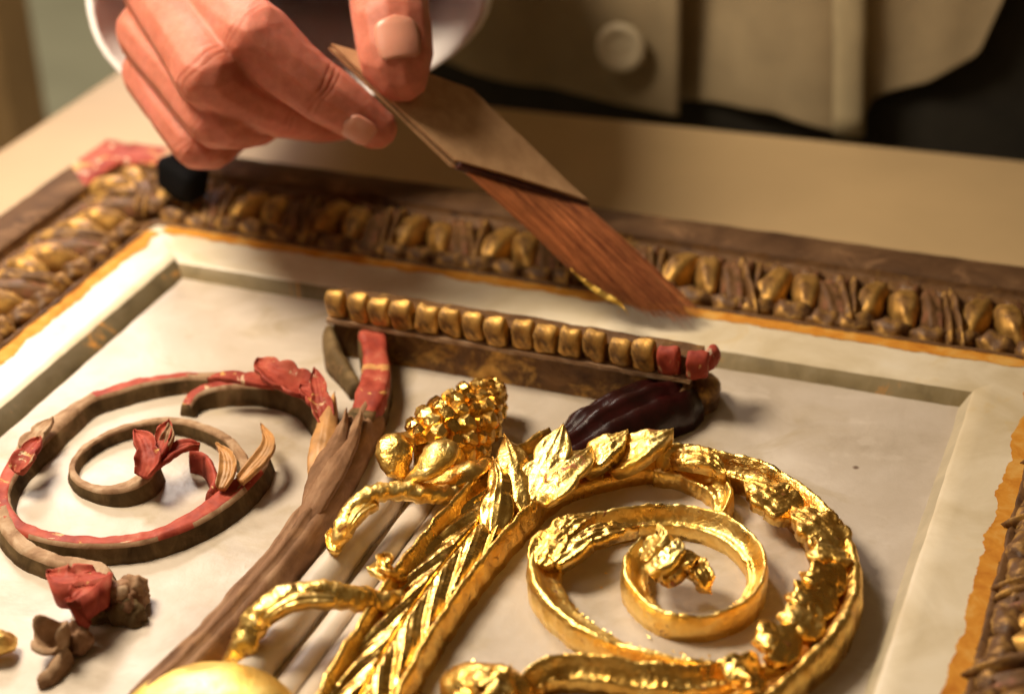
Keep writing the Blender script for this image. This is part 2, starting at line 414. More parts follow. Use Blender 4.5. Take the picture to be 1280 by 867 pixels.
MOULD = [(2.32, .20), (2.34, .52), (2.42, .60), (2.6, .46), (3.2, .36), (4.0, .34), (4.8, .36), (5.15, .46), (5.3, .84), (5.42, .70), (5.52, .68), (5.56, .9), (5.6, 1.02)]
FIL = [(5.56, .6), (5.58, 1.0), (5.64, 1.06), (6.2, 1.08), (7.1, 1.03), (7.22, .96), (7.25, .5), (7.25, TZ+.02)]
borders = {}
for side in ('left', 'top', 'right'):
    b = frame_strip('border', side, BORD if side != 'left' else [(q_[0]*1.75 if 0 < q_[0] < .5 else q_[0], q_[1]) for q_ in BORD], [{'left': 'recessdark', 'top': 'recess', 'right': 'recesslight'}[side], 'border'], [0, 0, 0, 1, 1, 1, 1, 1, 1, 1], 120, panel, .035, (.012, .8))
    borders[side] = b
    ragged(side, 1.86, 2.38, .515, .17, 420, b, 'ochre', 'ochre_edge')
def filmat(c, j):
    x, y, z = c
    if x < -18.0 and y > 3.6 + .8*noise.noise(Vector((x, y, 0))): return 1
    if x < -18 and y < .2 and x < -18.9: return 1
    if y > 5 and x < -16.2 + .5*noise.noise(Vector((x*2, y*2, 0))) and x > -22: return 1
    return 0
moulds = {}
for side in ('left', 'top', 'right'):
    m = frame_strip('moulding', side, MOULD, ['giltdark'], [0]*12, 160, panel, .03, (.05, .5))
    moulds[side] = m
    frame_strip('outer_fillet', side, FIL, ['fillet', 'bolepale'], [0]*7, 160, m, .02, (.02, .7), filmat)
# carved leaf-and-dart modules
def blobmesh(rx, ry, rz, sub=3, amp=.10, sc_=.6, seed=0., groove=0., waist=0.):
    V, F = ico(sub); V = V.copy()
    V[:, 2] = np.where(V[:, 2] < -.25, -.25, V[:, 2])
    if groove: V[:, 2] -= groove*np.exp(-(V[:, 0]/.18)**2)*(V[:, 2] > 0)
    if waist: V[:, 0] *= 1-waist*V[:, 1]
    V *= (rx, ry, rz)
    d = np.array([1+amp*noise.fractal(Vector(v)/sc_+Vector((seed, seed*.7, 0)), 1., 2., 3) for v in V])
    return V*d[:, None], F
def data_of(name, V, F, mat, smooth=True):
    o = mk(name, V, F, mat, None, smooth=smooth); me = o.data; bpy.data.objects.remove(o); return me
PIECES = {}
for q in range(4):
    PIECES['egg', q] = data_of('carved_egg', *blobmesh(.47, 1.08, .66, 3, .14, .42, q*3.1, .20, .18), 'giltbright')
    PIECES['bud', q] = data_of('carved_bud', *blobmesh(.50, 1.04, .62, 3, .14, .42, q*5.3+9, .12, -.22), 'giltbright')
    PIECES['tongue', q] = data_of('carved_tongue', *blobmesh(.42, 1.45, .56, 3, .16, .4, q*4.7+20, .28, .10), 'tongue')
    PIECES['dart', q] = data_of('carved_dart', *blobmesh(.17, 1.5, .60, 3, .20, .4, q*2.9+30), 'gilt')
    PIECES['scallop', q] = data_of('carved_scallop', *blobmesh(.62, .42, .40, 3, .26, .3, q*6.1+40, .25), 'gilt')
    PIECES['curl', q] = data_of('carved_curl', *blobmesh(.42, .28, .42, 3, .36, .3, q*6.1+50), 'tongue')
MODULE = [('egg', -.52, 4.20, -10, .36), ('bud', .50, 4.10, 18, .36), ('tongue', 1.28, 4.00, 20, .34), ('dart', 1.72, 3.95, 20, .36), ('dart', -1.06, 4.0, 16, .34),
          ('scallop', -.78, 2.98, 12, .32), ('scallop', .32, 2.92, -8, .32), ('scallop', 1.42, 2.86, 8, .30), ('curl', -.55, 5.02, 0, .36), ('curl', .45, 5.0, 0, .36), ('curl', 1.45, 5.0, 0, .36)]
PITCHM = 3.05
poff = np.array(panel['_base'])/CM
def module(side, c, q):
    for (kind, ds, s, ang, z) in MODULE:
        jit = random.uniform
        s2 = s+jit(-.06, .06); t = c+(ds if side != 'left' else ds)+jit(-.05, .05)
        a = math.radians(ang+jit(-6, 6))
        if side == 'top': x, y, rz = t, s2, a
        elif side == 'left': x, y, rz = -12.5-s2, t, a+math.pi/2
        else: x, y, rz = 12.5+s2*.93, t, a-math.pi/2
        # keep the mitre clear
        if side == 'top' and (x < -12.5-s2+.15 or x > 12.5+s2*.93-.15): continue
        if side != 'top' and y > s2-.25: continue
        o = bpy.data.objects.new(PIECES[kind, q % 3].name.split('.')[0], PIECES[kind, random.randrange(4)])
        link(o, moulds[side])
        o.location = [(x-poff[0])*CM, (y-poff[1])*CM, (z+.18-poff[2])*CM]
        o.rotation_euler = (jit(-.08, .08), jit(-.08, .08), rz)
        f = jit(.92, 1.08); o.scale = (f, f*jit(.95, 1.05), jit(.9, 1.15))
hx = PX(1114, 363, 1.1)[0]
for k in range(-9, 4): module('top', hx+k*PITCHM, k % 3)
hy = PX(95, 267, 1.1)[1]
for k in range(-4, 2): module('left', hy+k*PITCHM, k % 3)
for k in range(-5, 1): module('right', -1.2+k*PITCHM, k % 3)
# corner rosette of the moulding
for (x, y, a, kd) in ((-17.0, 4.6, .8, 'egg'), (-16.2, 3.9, .8, 'tongue'), (-17.3, 3.8, 1.7, 'bud'), (-16.0, 5.0, 0, 'curl'), (-15.4, 3.3, .7, 'scallop')):
    o = bpy.data.objects.new('carved_corner_leaf', PIECES[kd, 1]); link(o, moulds['left'])
    o.location = [(x-poff[0])*CM, (y-poff[1])*CM, (.68-poff[2])*CM]; o.rotation_euler = (0, 0, a)

# ---- crossbar of the lyre
V, F = box(-5.55, 5.35, -2.85, -1.2, -.05, 1.22)
def gridbox(x0, x1, y0, y1, z0, z1, n):
    V = []; F = []
    ring = [(y0, z0), (y0, (z0+z1)*.5), (y0, z1), ((y0+y1)*.5, z1), (y1, z1), (y1, z0)]; k = len(ring)
    for i in range(n+1):
        x = x0+(x1-x0)*i/n
        for (y, z) in ring: V.append((x, y, z))
    for i in range(n):
        for j in range(k): F.append((i*k+j, i*k+(j+1) % k, (i+1)*k+(j+1) % k, (i+1)*k+j))
    F.append(tuple(range(k))); F.append(tuple(n*k+j for j in range(k))[::-1])
    return V, F
cb = mk('crossbar', *gridbox(-5.55, 5.35, -2.85, -1.75, -.05, 1.16, 60), 'gilt', panel, rough=(.05, .6), smooth=False)
mk('crossbar_ledge', *gridbox(-5.7, 5.5, -3.02, -1.7, 1.14, 1.27, 60), 'edge', cb, rough=(.03, .5), smooth=False)
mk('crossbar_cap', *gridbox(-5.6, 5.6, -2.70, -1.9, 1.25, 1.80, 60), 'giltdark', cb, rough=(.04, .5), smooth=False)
def beadmesh(seed):
    V = []; F = []; n = 12; k = 9
    for i in range(n+1):
        a = math.pi*(-.12+1.10*i/n)                # round the front and over the top
        for j in range(k+1):
            t = 2*j/k-1; bul = 1-.10*abs(t)**6
            V.append((t*.305, -.40*(abs(math.sin(a))**.5)*math.copysign(1, math.sin(a))*bul, .47-.47*math.cos(a)*bul))
    m = k+1
    for i in range(n):
        for j in range(k): F.append((i*m+j, i*m+j+1, (i+1)*m+j+1, (i+1)*m+j))
    F.append(tuple(i*m for i in range(n+1))); F.append(tuple(i*m+k for i in range(n+1))[::-1])
    V = np.array(V); d = np.array([noise.fractal(Vector(v)*2.2+Vector((seed, 0, 0)), 1., 2., 3) for v in V])
    V[:, 1] += d*.06; V[:, 2] += d*.07; V[:, 0] += d*.03
    return V, F
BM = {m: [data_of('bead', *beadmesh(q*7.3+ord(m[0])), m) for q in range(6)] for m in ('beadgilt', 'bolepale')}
for i in range(16):
    fr = i/15
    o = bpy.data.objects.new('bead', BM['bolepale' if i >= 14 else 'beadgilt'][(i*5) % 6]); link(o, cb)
    o.location = [(-5.38+10.98*fr-poff[0]+random.uniform(-.03, .03))*CM, (-2.66-poff[1])*CM, (1.26-poff[2])*CM]
    o.rotation_euler = (random.uniform(-.08, .08), random.uniform(-.10, .10), random.uniform(-.10, .10) + (.25 if i == 15 else 0))
    f = random.uniform(.95, 1.06); o.scale = (f, f, random.uniform(.92, 1.05))
for (z, s, y) in ((.45, 1.0, -2.1), (.05, .9, -2.0)):                      # carved return on the end of the bar
    V, F = blobmesh(.5, .75, .45, 3, .1, .5, z*9); V = V+np.array([5.62, y, z])
    mk('end_bead', V, F, 'gilt', cb)
V, F = blobmesh(.24, .5, .40, 3, .2, .4, 3.); mk('end_bead', V+np.array([5.86, -2.2, 1.55]), F, 'bolepale', cb)
# dark curved bracket under the left end
V, F, S = sweep(pxpath([(412, 405, .55, .9), (418, 432, .6, .8), (432, 455, .55, .65), (446, 480, .45, .5)]), 'half', 20)
mk('bracket', V, F, 'side', cb, rough=(.03, .5))
V, F, S = sweep([(5.35, -2.5, .5, 1.0), (5.3, -3.0, .5, .95), (5.15, -3.4, .4, .8)], 'half', 14)
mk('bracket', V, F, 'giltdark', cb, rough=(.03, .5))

# ---- lyre arms
V, F, S = sweep(pxpath([(462, 492, .9, .85), (455, 505, 1.0, .92), (440, 535, 1.05, .9),
     (425, 562, 1.05, .85), (405, 602, 1.05, .85), (380, 642, 1.05, .85), (348, 684, 1.05, .85), (310, 728, 1.05, .85), (270, 771, 1.05, .85), (230, 812, 1.1, .85), (190, 853, 1.15, .85), (150, 893, 1.15, .85)]), 'flute', 150, .05)
larm = mk('lyre_arm', V, F, ['wood'], panel, rough=(.03, .8))
V, F, S = sweep(pxpath([(462, 406, .78, 1.12), (468, 430, .80, 1.1), (469, 455, .82, 1.06), (466, 478, .84, 1.02), (459, 498, .84, .98), (450, 516, .7, .9)]), 'bar', 60, .06)
kf = len(PROF['bar']); fm = []
for q, sgm in enumerate(S):
    row = q//kf+1.5*noise.noise(Vector((sgm*.8, 0, 0))); m_ = 0
    if 2 <= sgm <= 8: m_ = 2 if (27 < row < 31) else (0 if row > 55 or row < 3 else 1)
    fm.append(m_)
mk('bole_coat', V, F, ['side', 'bole', 'orange'], larm, fm=fm, rough=(.05, .35))
def leaf(name, mat, pts, hw, parent, **k):
    sp = [PX(x, y, z) for (x, y, z) in pts]
    rg = k.pop('rough', (.035, .35)); sd = random.random()*20
    return mk(name, *leafmesh(sp, hw, **k), mat, parent, rough=rg, seed=sd)
# husk leaves on the left arm
leaf('acanthus_leaf', 'orange', [(396, 600, .5), (402, 560, .85), (408, 525, 1.05), (414, 503, 1.15), (418, 488, 1.1)], .42, larm, lobes=1, cup=-.35, ribs=.02)
leaf('acanthus_leaf', 'wood', [(385, 630, .55), (405, 580, .85), (425, 535, 1.05), (433, 508, 1.1)], .40, larm, lobes=1, cup=-.35, ribs=.02)
leaf('acanthus_leaf', 'bolepale', [(408, 530, .9), (402, 505, 1.15), (397, 480, 1.3), (393, 461, 1.25)], .34, larm, lobes=2, cup=.1)
leaf('acanthus_leaf', 'wood', [(372, 660, .70), (410, 595, .95), (440, 545, 1.05), (452, 512, 1.1)], .36, larm, lobes=1, cup=-.3, ribs=.02)

rarm_pts = [(5.0, -2.7, 1.3, 1.15), (4.6, -3.7, 1.35, 1.15), (3.9, -5.0, 1.45, 1.05), (3.2, -6.4, 1.6, .95), (2.55, -8.2, 1.8, .95), (2.2, -10.2, 1.8, .95), (2.02, -12.4, 1.75, .95), (2.0, -14.6, 1.7, .95), (2.12, -16.8, 1.7, .95), (2.4, -19, 1.7, .95), (2.9, -21.5, 1.7, .95)]
rarm = mk('lyre_arm', *sweep([(p[0], p[1], p[2]*1.05, 1.02) for p in rarm_pts[3:]], 'channel', 240, .03, seed=3.)[:2], 'gold', panel, rough=(.025, .16))
V, F, S = sweep([(5.25, -2.5, 1.5, .95), (4.9, -3.1, 1.9, 1.15), (4.3, -4.0, 2.1, 1.30), (3.7, -5.1, 2.0, 1.25), (3.2, -6.1, 1.6, 1.05), (2.9, -6.9, .9, .8)], 'flute', 70, .04)
mk('unpainted_stem', V, F, 'maroon', rarm, rough=(.05, .9))
# leaf relief in the channel of the gilded arm
Q = catmull([(p[0], p[1], 0, p[2]) for p in rarm_pts[3:]], 300); V = []; F = []; nt = 41
cl_ = np.concatenate([[0], np.cumsum(np.linalg.norm(np.diff(Q[:, :2], axis=0), axis=1))])
Tq = np.gradient(Q[:, :2], axis=0); Tq /= np.linalg.norm(Tq, axis=1)[:, None]
for i in range(300):
    for j in range(nt):
        t = 2*j/(nt-1)-1; sd_ = 0 if t < 0 else .4
        u_ = (cl_[i]-2.3*abs(t)**1.15)/1.9+sd_*.9+.22*noise.noise(Vector((cl_[i]*.5, t, 3))); f = u_-math.floor(u_)
        lob = math.sin(math.pi*f**1.5)**1.1
        vein = .045*abs(math.sin(math.pi*4*u_))**.6
        z = .62+.06*(1-abs(t))+.13*lob*(.25+.75*abs(t)**.8)*(1+.5*noise.noise(Vector((cl_[i]*.6, t*1.5, 8))))+vein*.5+.02*noise.fractal(Vector((cl_[i]*2.5, t*2, 1)), 1., 2., 3)-.16*math.exp(-(t/.05)**2)-.08*abs(t)**6
        c = Q[i, :2]+np.array([-Tq[i, 1], Tq[i, 0]])*t*Q[i, 3]*.385
        V.append((c[0], c[1], z))
for i in range(299):
    for j in range(nt-1): F.append((i*nt+j, i*nt+j+1, (i+1)*nt+j+1, (i+1)*nt+j))
mk('acanthus_leaf', V, F, 'golddark', rarm)
# crown of leaves where the gilded arm meets its scroll
leaf('acanthus_leaf', 'gold', [(655, 640, .7), (648, 600, 1.1), (640, 565, 1.35), (630, 540, 1.3)], .62, rarm, lobes=2, cup=-.3, ribs=.06)
leaf('acanthus_leaf', 'goldbright', [(662, 625, .8), (680, 585, 1.25), (695, 552, 1.6), (704, 528, 1.8)], .72, rarm, lobes=2, cup=-.15, ribs=.07)
leaf('acanthus_leaf', 'goldbright', [(668, 625, .8), (694, 596, 1.25), (718, 574, 1.4), (740, 556, 1.3)], .72, rarm, lobes=2, cup=-.15, ribs=.07)
leaf('acanthus_leaf', 'golddark', [(615, 665, .7), (622, 622, 1.05), (624, 590, 1.2), (615, 568, 1.15)], .50, rarm, lobes=2, cup=-.3, ribs=.05)

# ---- scroll on the ungilded half
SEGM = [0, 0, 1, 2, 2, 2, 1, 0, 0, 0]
def scroll(name, px, n, parent, mats=('side', 'edge', 'bole'), prof='ribbon', segm=SEGM, z=None, **k):
    V, F, S = sweep(pxpath(px), prof, n, **k)
    return mk(name, V, F, list(mats), parent, fm=[min(segm[s] if s < len(segm) else 0, len(mats)-1) for s in S], rough=(.035, .4), seed=len(px)*1.7)
ls_px = [(315, 464, .36, .8), (280, 461, .34, .78), (230, 460, .30, .75), (180, 467, .40, .75), (145, 476, .46, .75), (110, 489, .38, .75), (75, 513, .6, .75), (42, 540, .72, .75),
    (15, 575, .5, .75), (3, 605, .4, .75), (8, 630, .40, .75), (30, 650, .42, .75), (75, 663, .40, .8), (130, 667, .40, .8), (185, 660, .44, .8), (235, 640, .58, .8), (280, 611, .62, .85), (315, 580, .50, .85), (330, 560, .34, .75)]
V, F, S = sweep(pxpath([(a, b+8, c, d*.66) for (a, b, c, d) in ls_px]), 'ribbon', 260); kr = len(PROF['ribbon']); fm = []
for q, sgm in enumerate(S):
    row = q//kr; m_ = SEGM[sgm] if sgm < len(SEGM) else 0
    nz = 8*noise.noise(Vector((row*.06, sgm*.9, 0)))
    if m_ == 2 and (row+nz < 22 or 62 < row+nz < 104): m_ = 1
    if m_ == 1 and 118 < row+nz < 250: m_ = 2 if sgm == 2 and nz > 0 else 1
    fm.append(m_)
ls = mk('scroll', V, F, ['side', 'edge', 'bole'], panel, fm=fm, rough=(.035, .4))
leaf('leaf_tip', 'orange', [(300, 600, .8), (326, 572, .95), (336, 552, 1.0), (326, 530, .8)], .25, ls, lobes=1, cup=.1)
leaf('leaf_chip', 'bolepale', [(20, 590, .7), (32, 570, .95), (44, 555, 1.0), (50, 548, .95)], .38, ls, lobes=2)
leaf('leaf_chip', 'edge', [(30, 560, .75), (50, 535, .85), (66, 520, .9)], .35, ls, lobes=2, cup=-.1)
# the leafy branch from the arm
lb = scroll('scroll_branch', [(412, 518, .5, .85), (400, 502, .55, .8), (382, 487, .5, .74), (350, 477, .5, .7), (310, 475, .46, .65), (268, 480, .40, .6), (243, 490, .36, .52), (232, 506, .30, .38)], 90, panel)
leaf('acanthus_leaf', 'bole', [(388, 490, 1.0), (365, 478, 1.25), (340, 464, 1.45), (322, 452, 1.4)], .72, lb, lobes=3, cup=.12, depth=.3, skew=.2)
leaf('acanthus_leaf', 'bole', [(345, 478, .9), (310, 470, 1.08), (275, 468, 1.1), (258, 472, 1.0)], .34, lb, lobes=2, cup=-.1)
leaf('acanthus_leaf', 'bolepale', [(405, 505, 1.0), (390, 492, 1.2), (375, 482, 1.25)], .40, lb, lobes=2, cup=.05)
# inner spiral
li = scroll('inner_scroll', [(290, 612, .36, .58), (305, 592, .30, .55), (304, 570, .27, .52), (285, 547, .25, .5), (255, 531, .23, .48), (215, 523, .21, .45), (175, 527, .20, .42), (135, 540, .20, .40),
    (105, 558, .20, .38), (90, 579, .20, .36), (98, 599, .22, .36), (125, 609, .28, .40), (155, 606, .38, .50), (180, 592, .40, .60), (190, 574, .38, .65)], 170, panel, ('side', 'edge', 'edge'))
leaf('flower_petal', 'bole', [(178, 596, .75), (185, 575, 1.05), (180, 552, 1.25), (168, 540, 1.2)], .40, li, lobes=2, cup=.15)
leaf('flower_petal', 'bole', [(188, 580, .8), (198, 560, 1.1), (206, 540, 1.3), (212, 527, 1.25)], .32, li, lobes=2, cup=.15)
leaf('flower_petal', 'bole', [(190, 582, .75), (210, 566, 1.0), (232, 556, 1.05), (250, 556, .95)], .32, li, lobes=2, cup=.1)
leaf('flower_petal', 'edge', [(200, 568, .9), (210, 545, 1.3), (212, 530, 1.4)], .22, li, lobes=1)
V, F, S = sweep(pxpath([(238, 560, .3, .7), (256, 568, .3, .65), (266, 585, .3, .7), (268, 600, .34, .7), (262, 612, .34, .7)]), 'half', 40); mk('stem_curl', V, F, 'bole', li, rough=(.03, .3))
leaf('leaf_tip', 'orange', [(276, 610, .75), (284, 588, .95), (282, 568, 1.0), (270, 555, .9)], .26, li, lobes=1)
# trailing stem with buds
lt = scroll('trailing_stem', [(0, 632, .40, .5), (8, 654, .40, .5), (30, 679, .42, .48), (65, 696, .42, .46), (100, 702, .40, .46), (125, 708, .38, .46), (133, 724, .36, .45)], 80, panel, ('side', 'edge', 'edge'))
leaf('bud_petal', 'bole', [(128, 716, .9), (105, 720, 1.2), (80, 722, 1.3), (60, 716, 1.15)], .58, lt, lobes=2, cup=.1, thick=.75, skew=.15)
leaf('bud_petal', 'bole', [(125, 718, .95), (108, 732, 1.25), (92, 748, 1.25), (82, 752, 1.1)], .45, lt, lobes=2, cup=.1, thick=.75, skew=.15)
def cup(x, y, r, h, tilt, mat, parent, seed, lobes=4):
    V = []; F = []; n = 28; rows = [(.25, 0, 0), (.62, .25, 0), (.92, .6, 0), (1.0, .95, 1), (.9, 1.0, 1), (.72, .8, 0), (.45, .35, 0), (.05, .2, 0)]
    c = PX(x, y, 0); Rt = np.array(Matrix.Rotation(tilt[0], 3, 'X') @ Matrix.Rotation(tilt[1], 3, 'Y'))
    for (a, b, wv) in rows:
        for j in range(n):
            t = 2*math.pi*j/n; k = 1+wv*.16*math.sin(lobes*t+seed)+.15*noise.noise(Vector((math.cos(t)*1.6, math.sin(t)*1.6, seed)))
            V.append(c+Rt@np.array([r*a*k*math.cos(t), r*a*k*math.sin(t), h*b*(1+wv*.22*math.cos(lobes*t+seed))])+np.array([0, 0, .12]))
    for i in range(len(rows)-1):
        for j in range(n): F.append((i*n+j, i*n+(j+1) % n, (i+1)*n+(j+1) % n, (i+1)*n+j))
    F.append(tuple(range(n))); F.append(tuple((len(rows)-1)*n+j for j in range(n))[::-1])
    return mk('bud', V, F, mat, parent, rough=(.07, .35), seed=seed)
for (x, y, z, r3, m, sd) in ((150, 752, .30, (.62, .5, .55), 'wood', 1.), (122, 762, .15, (.62, .45, .45), 'side', 4.), (168, 745, .25, (.36, .4, .6), 'edge', 7.), (144, 744, .5, (.36, .3, .4), 'edge', 27.), (158, 768, .15, (.45, .35, .45), 'side', 17.), (98, 803, .2, (.34, .34, .48), 'wood', 14.)):
    V, F = blobmesh(*r3, 4, .40, .32, sd, .15); mk('bud', V+PX(x, y, z), F, m, lt)
cup(82, 812, .46, .85, (.55, -.1), 'edge', lt, 12., 3)
V, F, S = sweep(pxpath([(80, 806, .4, .5), (68, 826, .42, .4), (55, 842, .35, .3), (46, 850, .2, .2)]), 'half', 24); mk('bud_stalk', V, F, 'edge', lt, rough=(.05, .3))

# ---- gilded scroll
GS = [0]*12
def gscroll(name, px, n, parent, mat='gold', prof='goldrib', **k):
    V, F, S = sweep(pxpath(px), prof, n, .05, **k)
    return mk(name, V, F, [mat], parent, rough=(.035, .16), seed=len(px)*2.3)
g1 = gscroll('scroll', [(655, 612, .8, .8), (690, 592, .8, .85), (725, 577, .75, .9), (765, 566, .7, .95), (800, 560, .65, .95), (835, 560, .6, .95), (870, 562, .55, .95), (905, 568, .45, .95), (940, 577, .5, .95), (975, 594, .62, .95), (1005, 618, .8, .95),
    (1030, 648, .9, .95), (1047, 680, .95, .95), (1052, 712, 1.0, .95), (1045, 745, 1.05, .95), (1022, 782, 1.1, .95), (990, 815, 1.1, .9), (955, 845, 1.1, .9), (915, 880, 1.1, .9), (870, 920, 1.1, .9)], 260, panel)
g2 = gscroll('inner_scroll', [(985, 820, .45, .8), (940, 823, .5, .75), (890, 818, .5, .72), (840, 812, .52, .72), (785, 798, .55, .72), (735, 775, .72, .75), (697, 742, .80, .78), (680, 708, .80, .8), (686, 680, .74, .82), (715, 656, .56, .85), (765, 640, .40, .88), (820, 632, .36, .9),
    (870, 636, .38, .9), (915, 653, .44, .88), (943, 682, .48, .85), (946, 715, .48, .8), (925, 745, .48, .78), (885, 761, .46, .76), (845, 760, .5, .76), (812, 742, .55, .8), (795, 716, .6, .85), (795, 690, .55, .9), (808, 672, .4, .95)], 300, panel, 'goldbright')
g3 = gscroll('scroll_branch', [(820, 563, .6, .95), (850, 567, .62, .95), (880, 578, .62, .95), (900, 596, .55, .85), (905, 618, .45, .65), (897, 636, .38, .45), (886, 642, .25, .3)], 80, panel, 'goldbright')
g4 = gscroll('scroll_branch', [(655, 862, .4, .6), (662, 842, .42, .75), (682, 826, .42, .85), (715, 820, .42, .88), (760, 825, .45, .85), (810, 832, .48, .8), (860, 836, .5, .75), (910, 830, .5, .75), (950, 818, .4, .75)], 110, panel)
GL = [('goldbright', [(720, 585, .8), (742, 567, 1.15), (765, 550, 1.4), (785, 536, 1.35)], .46, 2, g1),
      ('goldbright', [(755, 580, .8), (785, 562, 1.15), (815, 545, 1.45), (842, 534, 1.45)], .58, 2, g1),
      ('gold', [(840, 566, .9), (865, 566, 1.1), (890, 574, 1.15), (908, 590, 1.05)], .40, 2, g3),
      ('gold', [(1000, 640, .8), (975, 622, 1.0), (950, 605, 1.0), (930, 600, .85)], .62, 4, g1),
      ('gold', [(1050, 690, .8), (1035, 665, 1.1), (1015, 645, 1.2), (990, 632, 1.0)], .60, 4, g1),
      ('goldbright', [(1058, 690, .85), (1040, 684, 1.15), (1020, 684, 1.2), (1008, 690, .9)], .50, 3, g1),
      ('goldsmooth', [(1055, 740, .8), (1035, 718, 1.15), (1015, 712, 1.25), (1000, 716, 1.0)], .55, 3, g1),
      ('goldsmooth', [(1045, 765, .8), (1020, 742, 1.15), (995, 738, 1.25), (980, 744, 1.0)], .55, 3, g1),
      ('goldbright', [(1030, 790, .8), (1005, 768, 1.15), (985, 764, 1.2), (970, 770, 1.0)], .50, 3, g1),
      ('goldsmooth', [(1000, 820, .8), (975, 795, 1.2), (955, 792, 1.3), (938, 802, 1.1)], .62, 3, g1),
      ('goldsmooth', [(960, 850, .8), (935, 832, 1.2), (920, 835, 1.25), (912, 850, 1.1)], .60, 3, g1),
      ('gold', [(672, 705, .7), (690, 672, .98), (715, 650, 1.05), (745, 640, .95)], .44, 3, g2),
      ('goldsmooth', [(690, 700, .8), (725, 672, 1.0), (765, 658, 1.05), (800, 656, .9)], .36, 3, g2),
      ('goldbright', [(800, 700, .8), (815, 680, 1.2), (826, 666, 1.5), (824, 652, 1.6)], .28, 1, g2),
      ('goldbright', [(805, 712, .8), (828, 692, 1.2), (845, 678, 1.35), (846, 670, 1.3)], .42, 2, g2),
      ('gold', [(820, 720, .75), (845, 700, 1.05), (862, 692, 1.15), (876, 696, 1.0)], .36, 3, g2),
      ('gold', [(862, 698, .8), (876, 708, .95), (884, 724, .8), (890, 742, .45)], .28, 3, g2)]
for (m, pts, hw, lo, par) in GL:
    leaf('acanthus_leaf', m, pts, hw*1.2, par, lobes=max(1, lo-1), cup=-.12, ribs=.05, depth=.36, thick=.34, rough=(.05, .2))
# berries below the branch
bc = mk('berry_cluster', *[a if i else a+PX(612, 868, .3) for i, a in enumerate(blobmesh(1.15, .8, .7, 3, .15, .5, 2.))], 'gold', panel)
for k, (m_, pts_, hw_) in enumerate((('goldbright', [(640, 880, .5), (620, 858, 1.1), (600, 842, 1.3), (585, 838, 1.1)], .6), ('gold', [(650, 875, .5), (640, 850, 1.1), (628, 836, 1.3), (615, 832, 1.1)], .5),
        ('goldsmooth', [(630, 890, .5), (600, 872, 1.0), (580, 862, 1.1), (565, 862, .8)], .5), ('goldbright', [(600, 880, .6), (608, 862, 1.2), (606, 850, 1.4), (600, 842, 1.3)], .4))):
    leaf('berry_leaf', m_, pts_, hw_, bc, lobes=2, cup=-.2, depth=.3, thick=.4, rough=(.06, .25))

# ---- strings, drawn over the middle of the lyre
sg = []
for (x, w_, h, m) in ((-.80, .90, .66, 'rod'), (.10, .62, .22, 'rod'), (.78, .62, .26, 'rod')):
    V, F, S = sweep([(x, -8.2, w_, h*.6), (x, -9.4, w_, h), (x, -15, w_, h), (x, -24, w_, h)], 'half', 60, .05, seed=x)
    mk('lyre_string', V, F, m, panel, rough=(.02, .8))
# pine cone and its hooks
cone = None
c0, c1 = PX(522, 590, .55), PX(622, 484, .9)
ax = c1-c0; L_ = np.linalg.norm(ax); ax /= L_; sx = np.cross(ax, (0, 0, 1)); sx /= np.linalg.norm(sx); sz = np.cross(sx, ax)
V, F = ico(3); R_ = 1.16
prof_r = lambda t: R_*(math.sin(math.pi*min(1, max(0, t*.86+.12)))**.62)*(1.0-.25*t)
Vc = [c0+ax*L_*(v[0]*.5+.5)+(sx*v[1]+sz*v[2])*prof_r(v[0]*.5+.5)*.86/max(.25, math.hypot(v[1], v[2]))*math.hypot(v[1], v[2])*.95 for v in V]
cone = mk('pine_cone', Vc, F, 'gold', panel, rough=(.05, .3))
def scalemesh(seed):
    r_ = random.Random(seed); V = []; F = []
    for i in range(6):
        a = i*math.pi/3; k = r_.uniform(.85, 1.1); V.append((k*math.cos(a), k*math.sin(a), -.35))
    for i in range(6):
        a = i*math.pi/3+r_.uniform(-.2, .2); k = r_.uniform(.45, .7); V.append((k*math.cos(a), k*math.sin(a), .45+r_.uniform(-.1, .1)))
    V.append((r_.uniform(-.2, .2), r_.uniform(-.2, .2), .62+r_.uniform(-.08, .1)))
    for i in range(6):
        j = (i+1) % 6; F += [(i, j, 6+j, 6+i), (6+i, 6+j, 12)]
    F.append((5, 4, 3, 2, 1, 0)); return V, F
SM = [data_of('cone_scale', np.array(scalemesh(q)[0])*.35, scalemesh(q)[1], 'goldbright' if q % 2 else 'goldsmooth', False) for q in range(4)]
ns_ = 120
for i in range(ns_):
    t = .10+.88*i/ns_; a = i*2.39996; rr = prof_r(t)*.93
    dirv = sx*math.cos(a)+sz*math.sin(a)
    if dirv[2] < -.30: continue
    p = c0+ax*L_*t+dirv*rr
    nrm = Vector(dirv+ax*(t-.45)*1.0).normalized()
    o = bpy.data.objects.new('cone_scale', SM[i % 4]); link(o, cone)
    o.location = [(p[k]-poff[k])*CM for k in range(3)]
    q_ = nrm.to_track_quat('Z', 'Y'); e = q_.to_euler(); o.rotation_euler = e
    f = random.uniform(.85, 1.15)*(1.05-.35*t); o.scale = (f, f, f*random.uniform(.9, 1.3))
for (m, pts) in (('goldbright', [(512, 602, .8, .18), (526, 591, 1.3, .40), (543, 575, 1.65, .50), (556, 560, 1.75, .40), (562, 552, 1.75, .15)]),
                 ('gold', [(508, 598, .7, .2), (499, 584, 1.0, .42), (493, 567, 1.25, .50), (492, 553, 1.4, .42), (497, 543, 1.4, .15)]),
                 ('goldsmooth', [(522, 610, .5, .2), (555, 603, .75, .42), (588, 590, .95, .42), (612, 574, .9, .15)])):
    mk('calyx_leaf', *tube([(*PX(x, y, z), r_) for (x, y, z, r_) in pts], 34, 18, .55), m, cone, rough=(.05, .3))
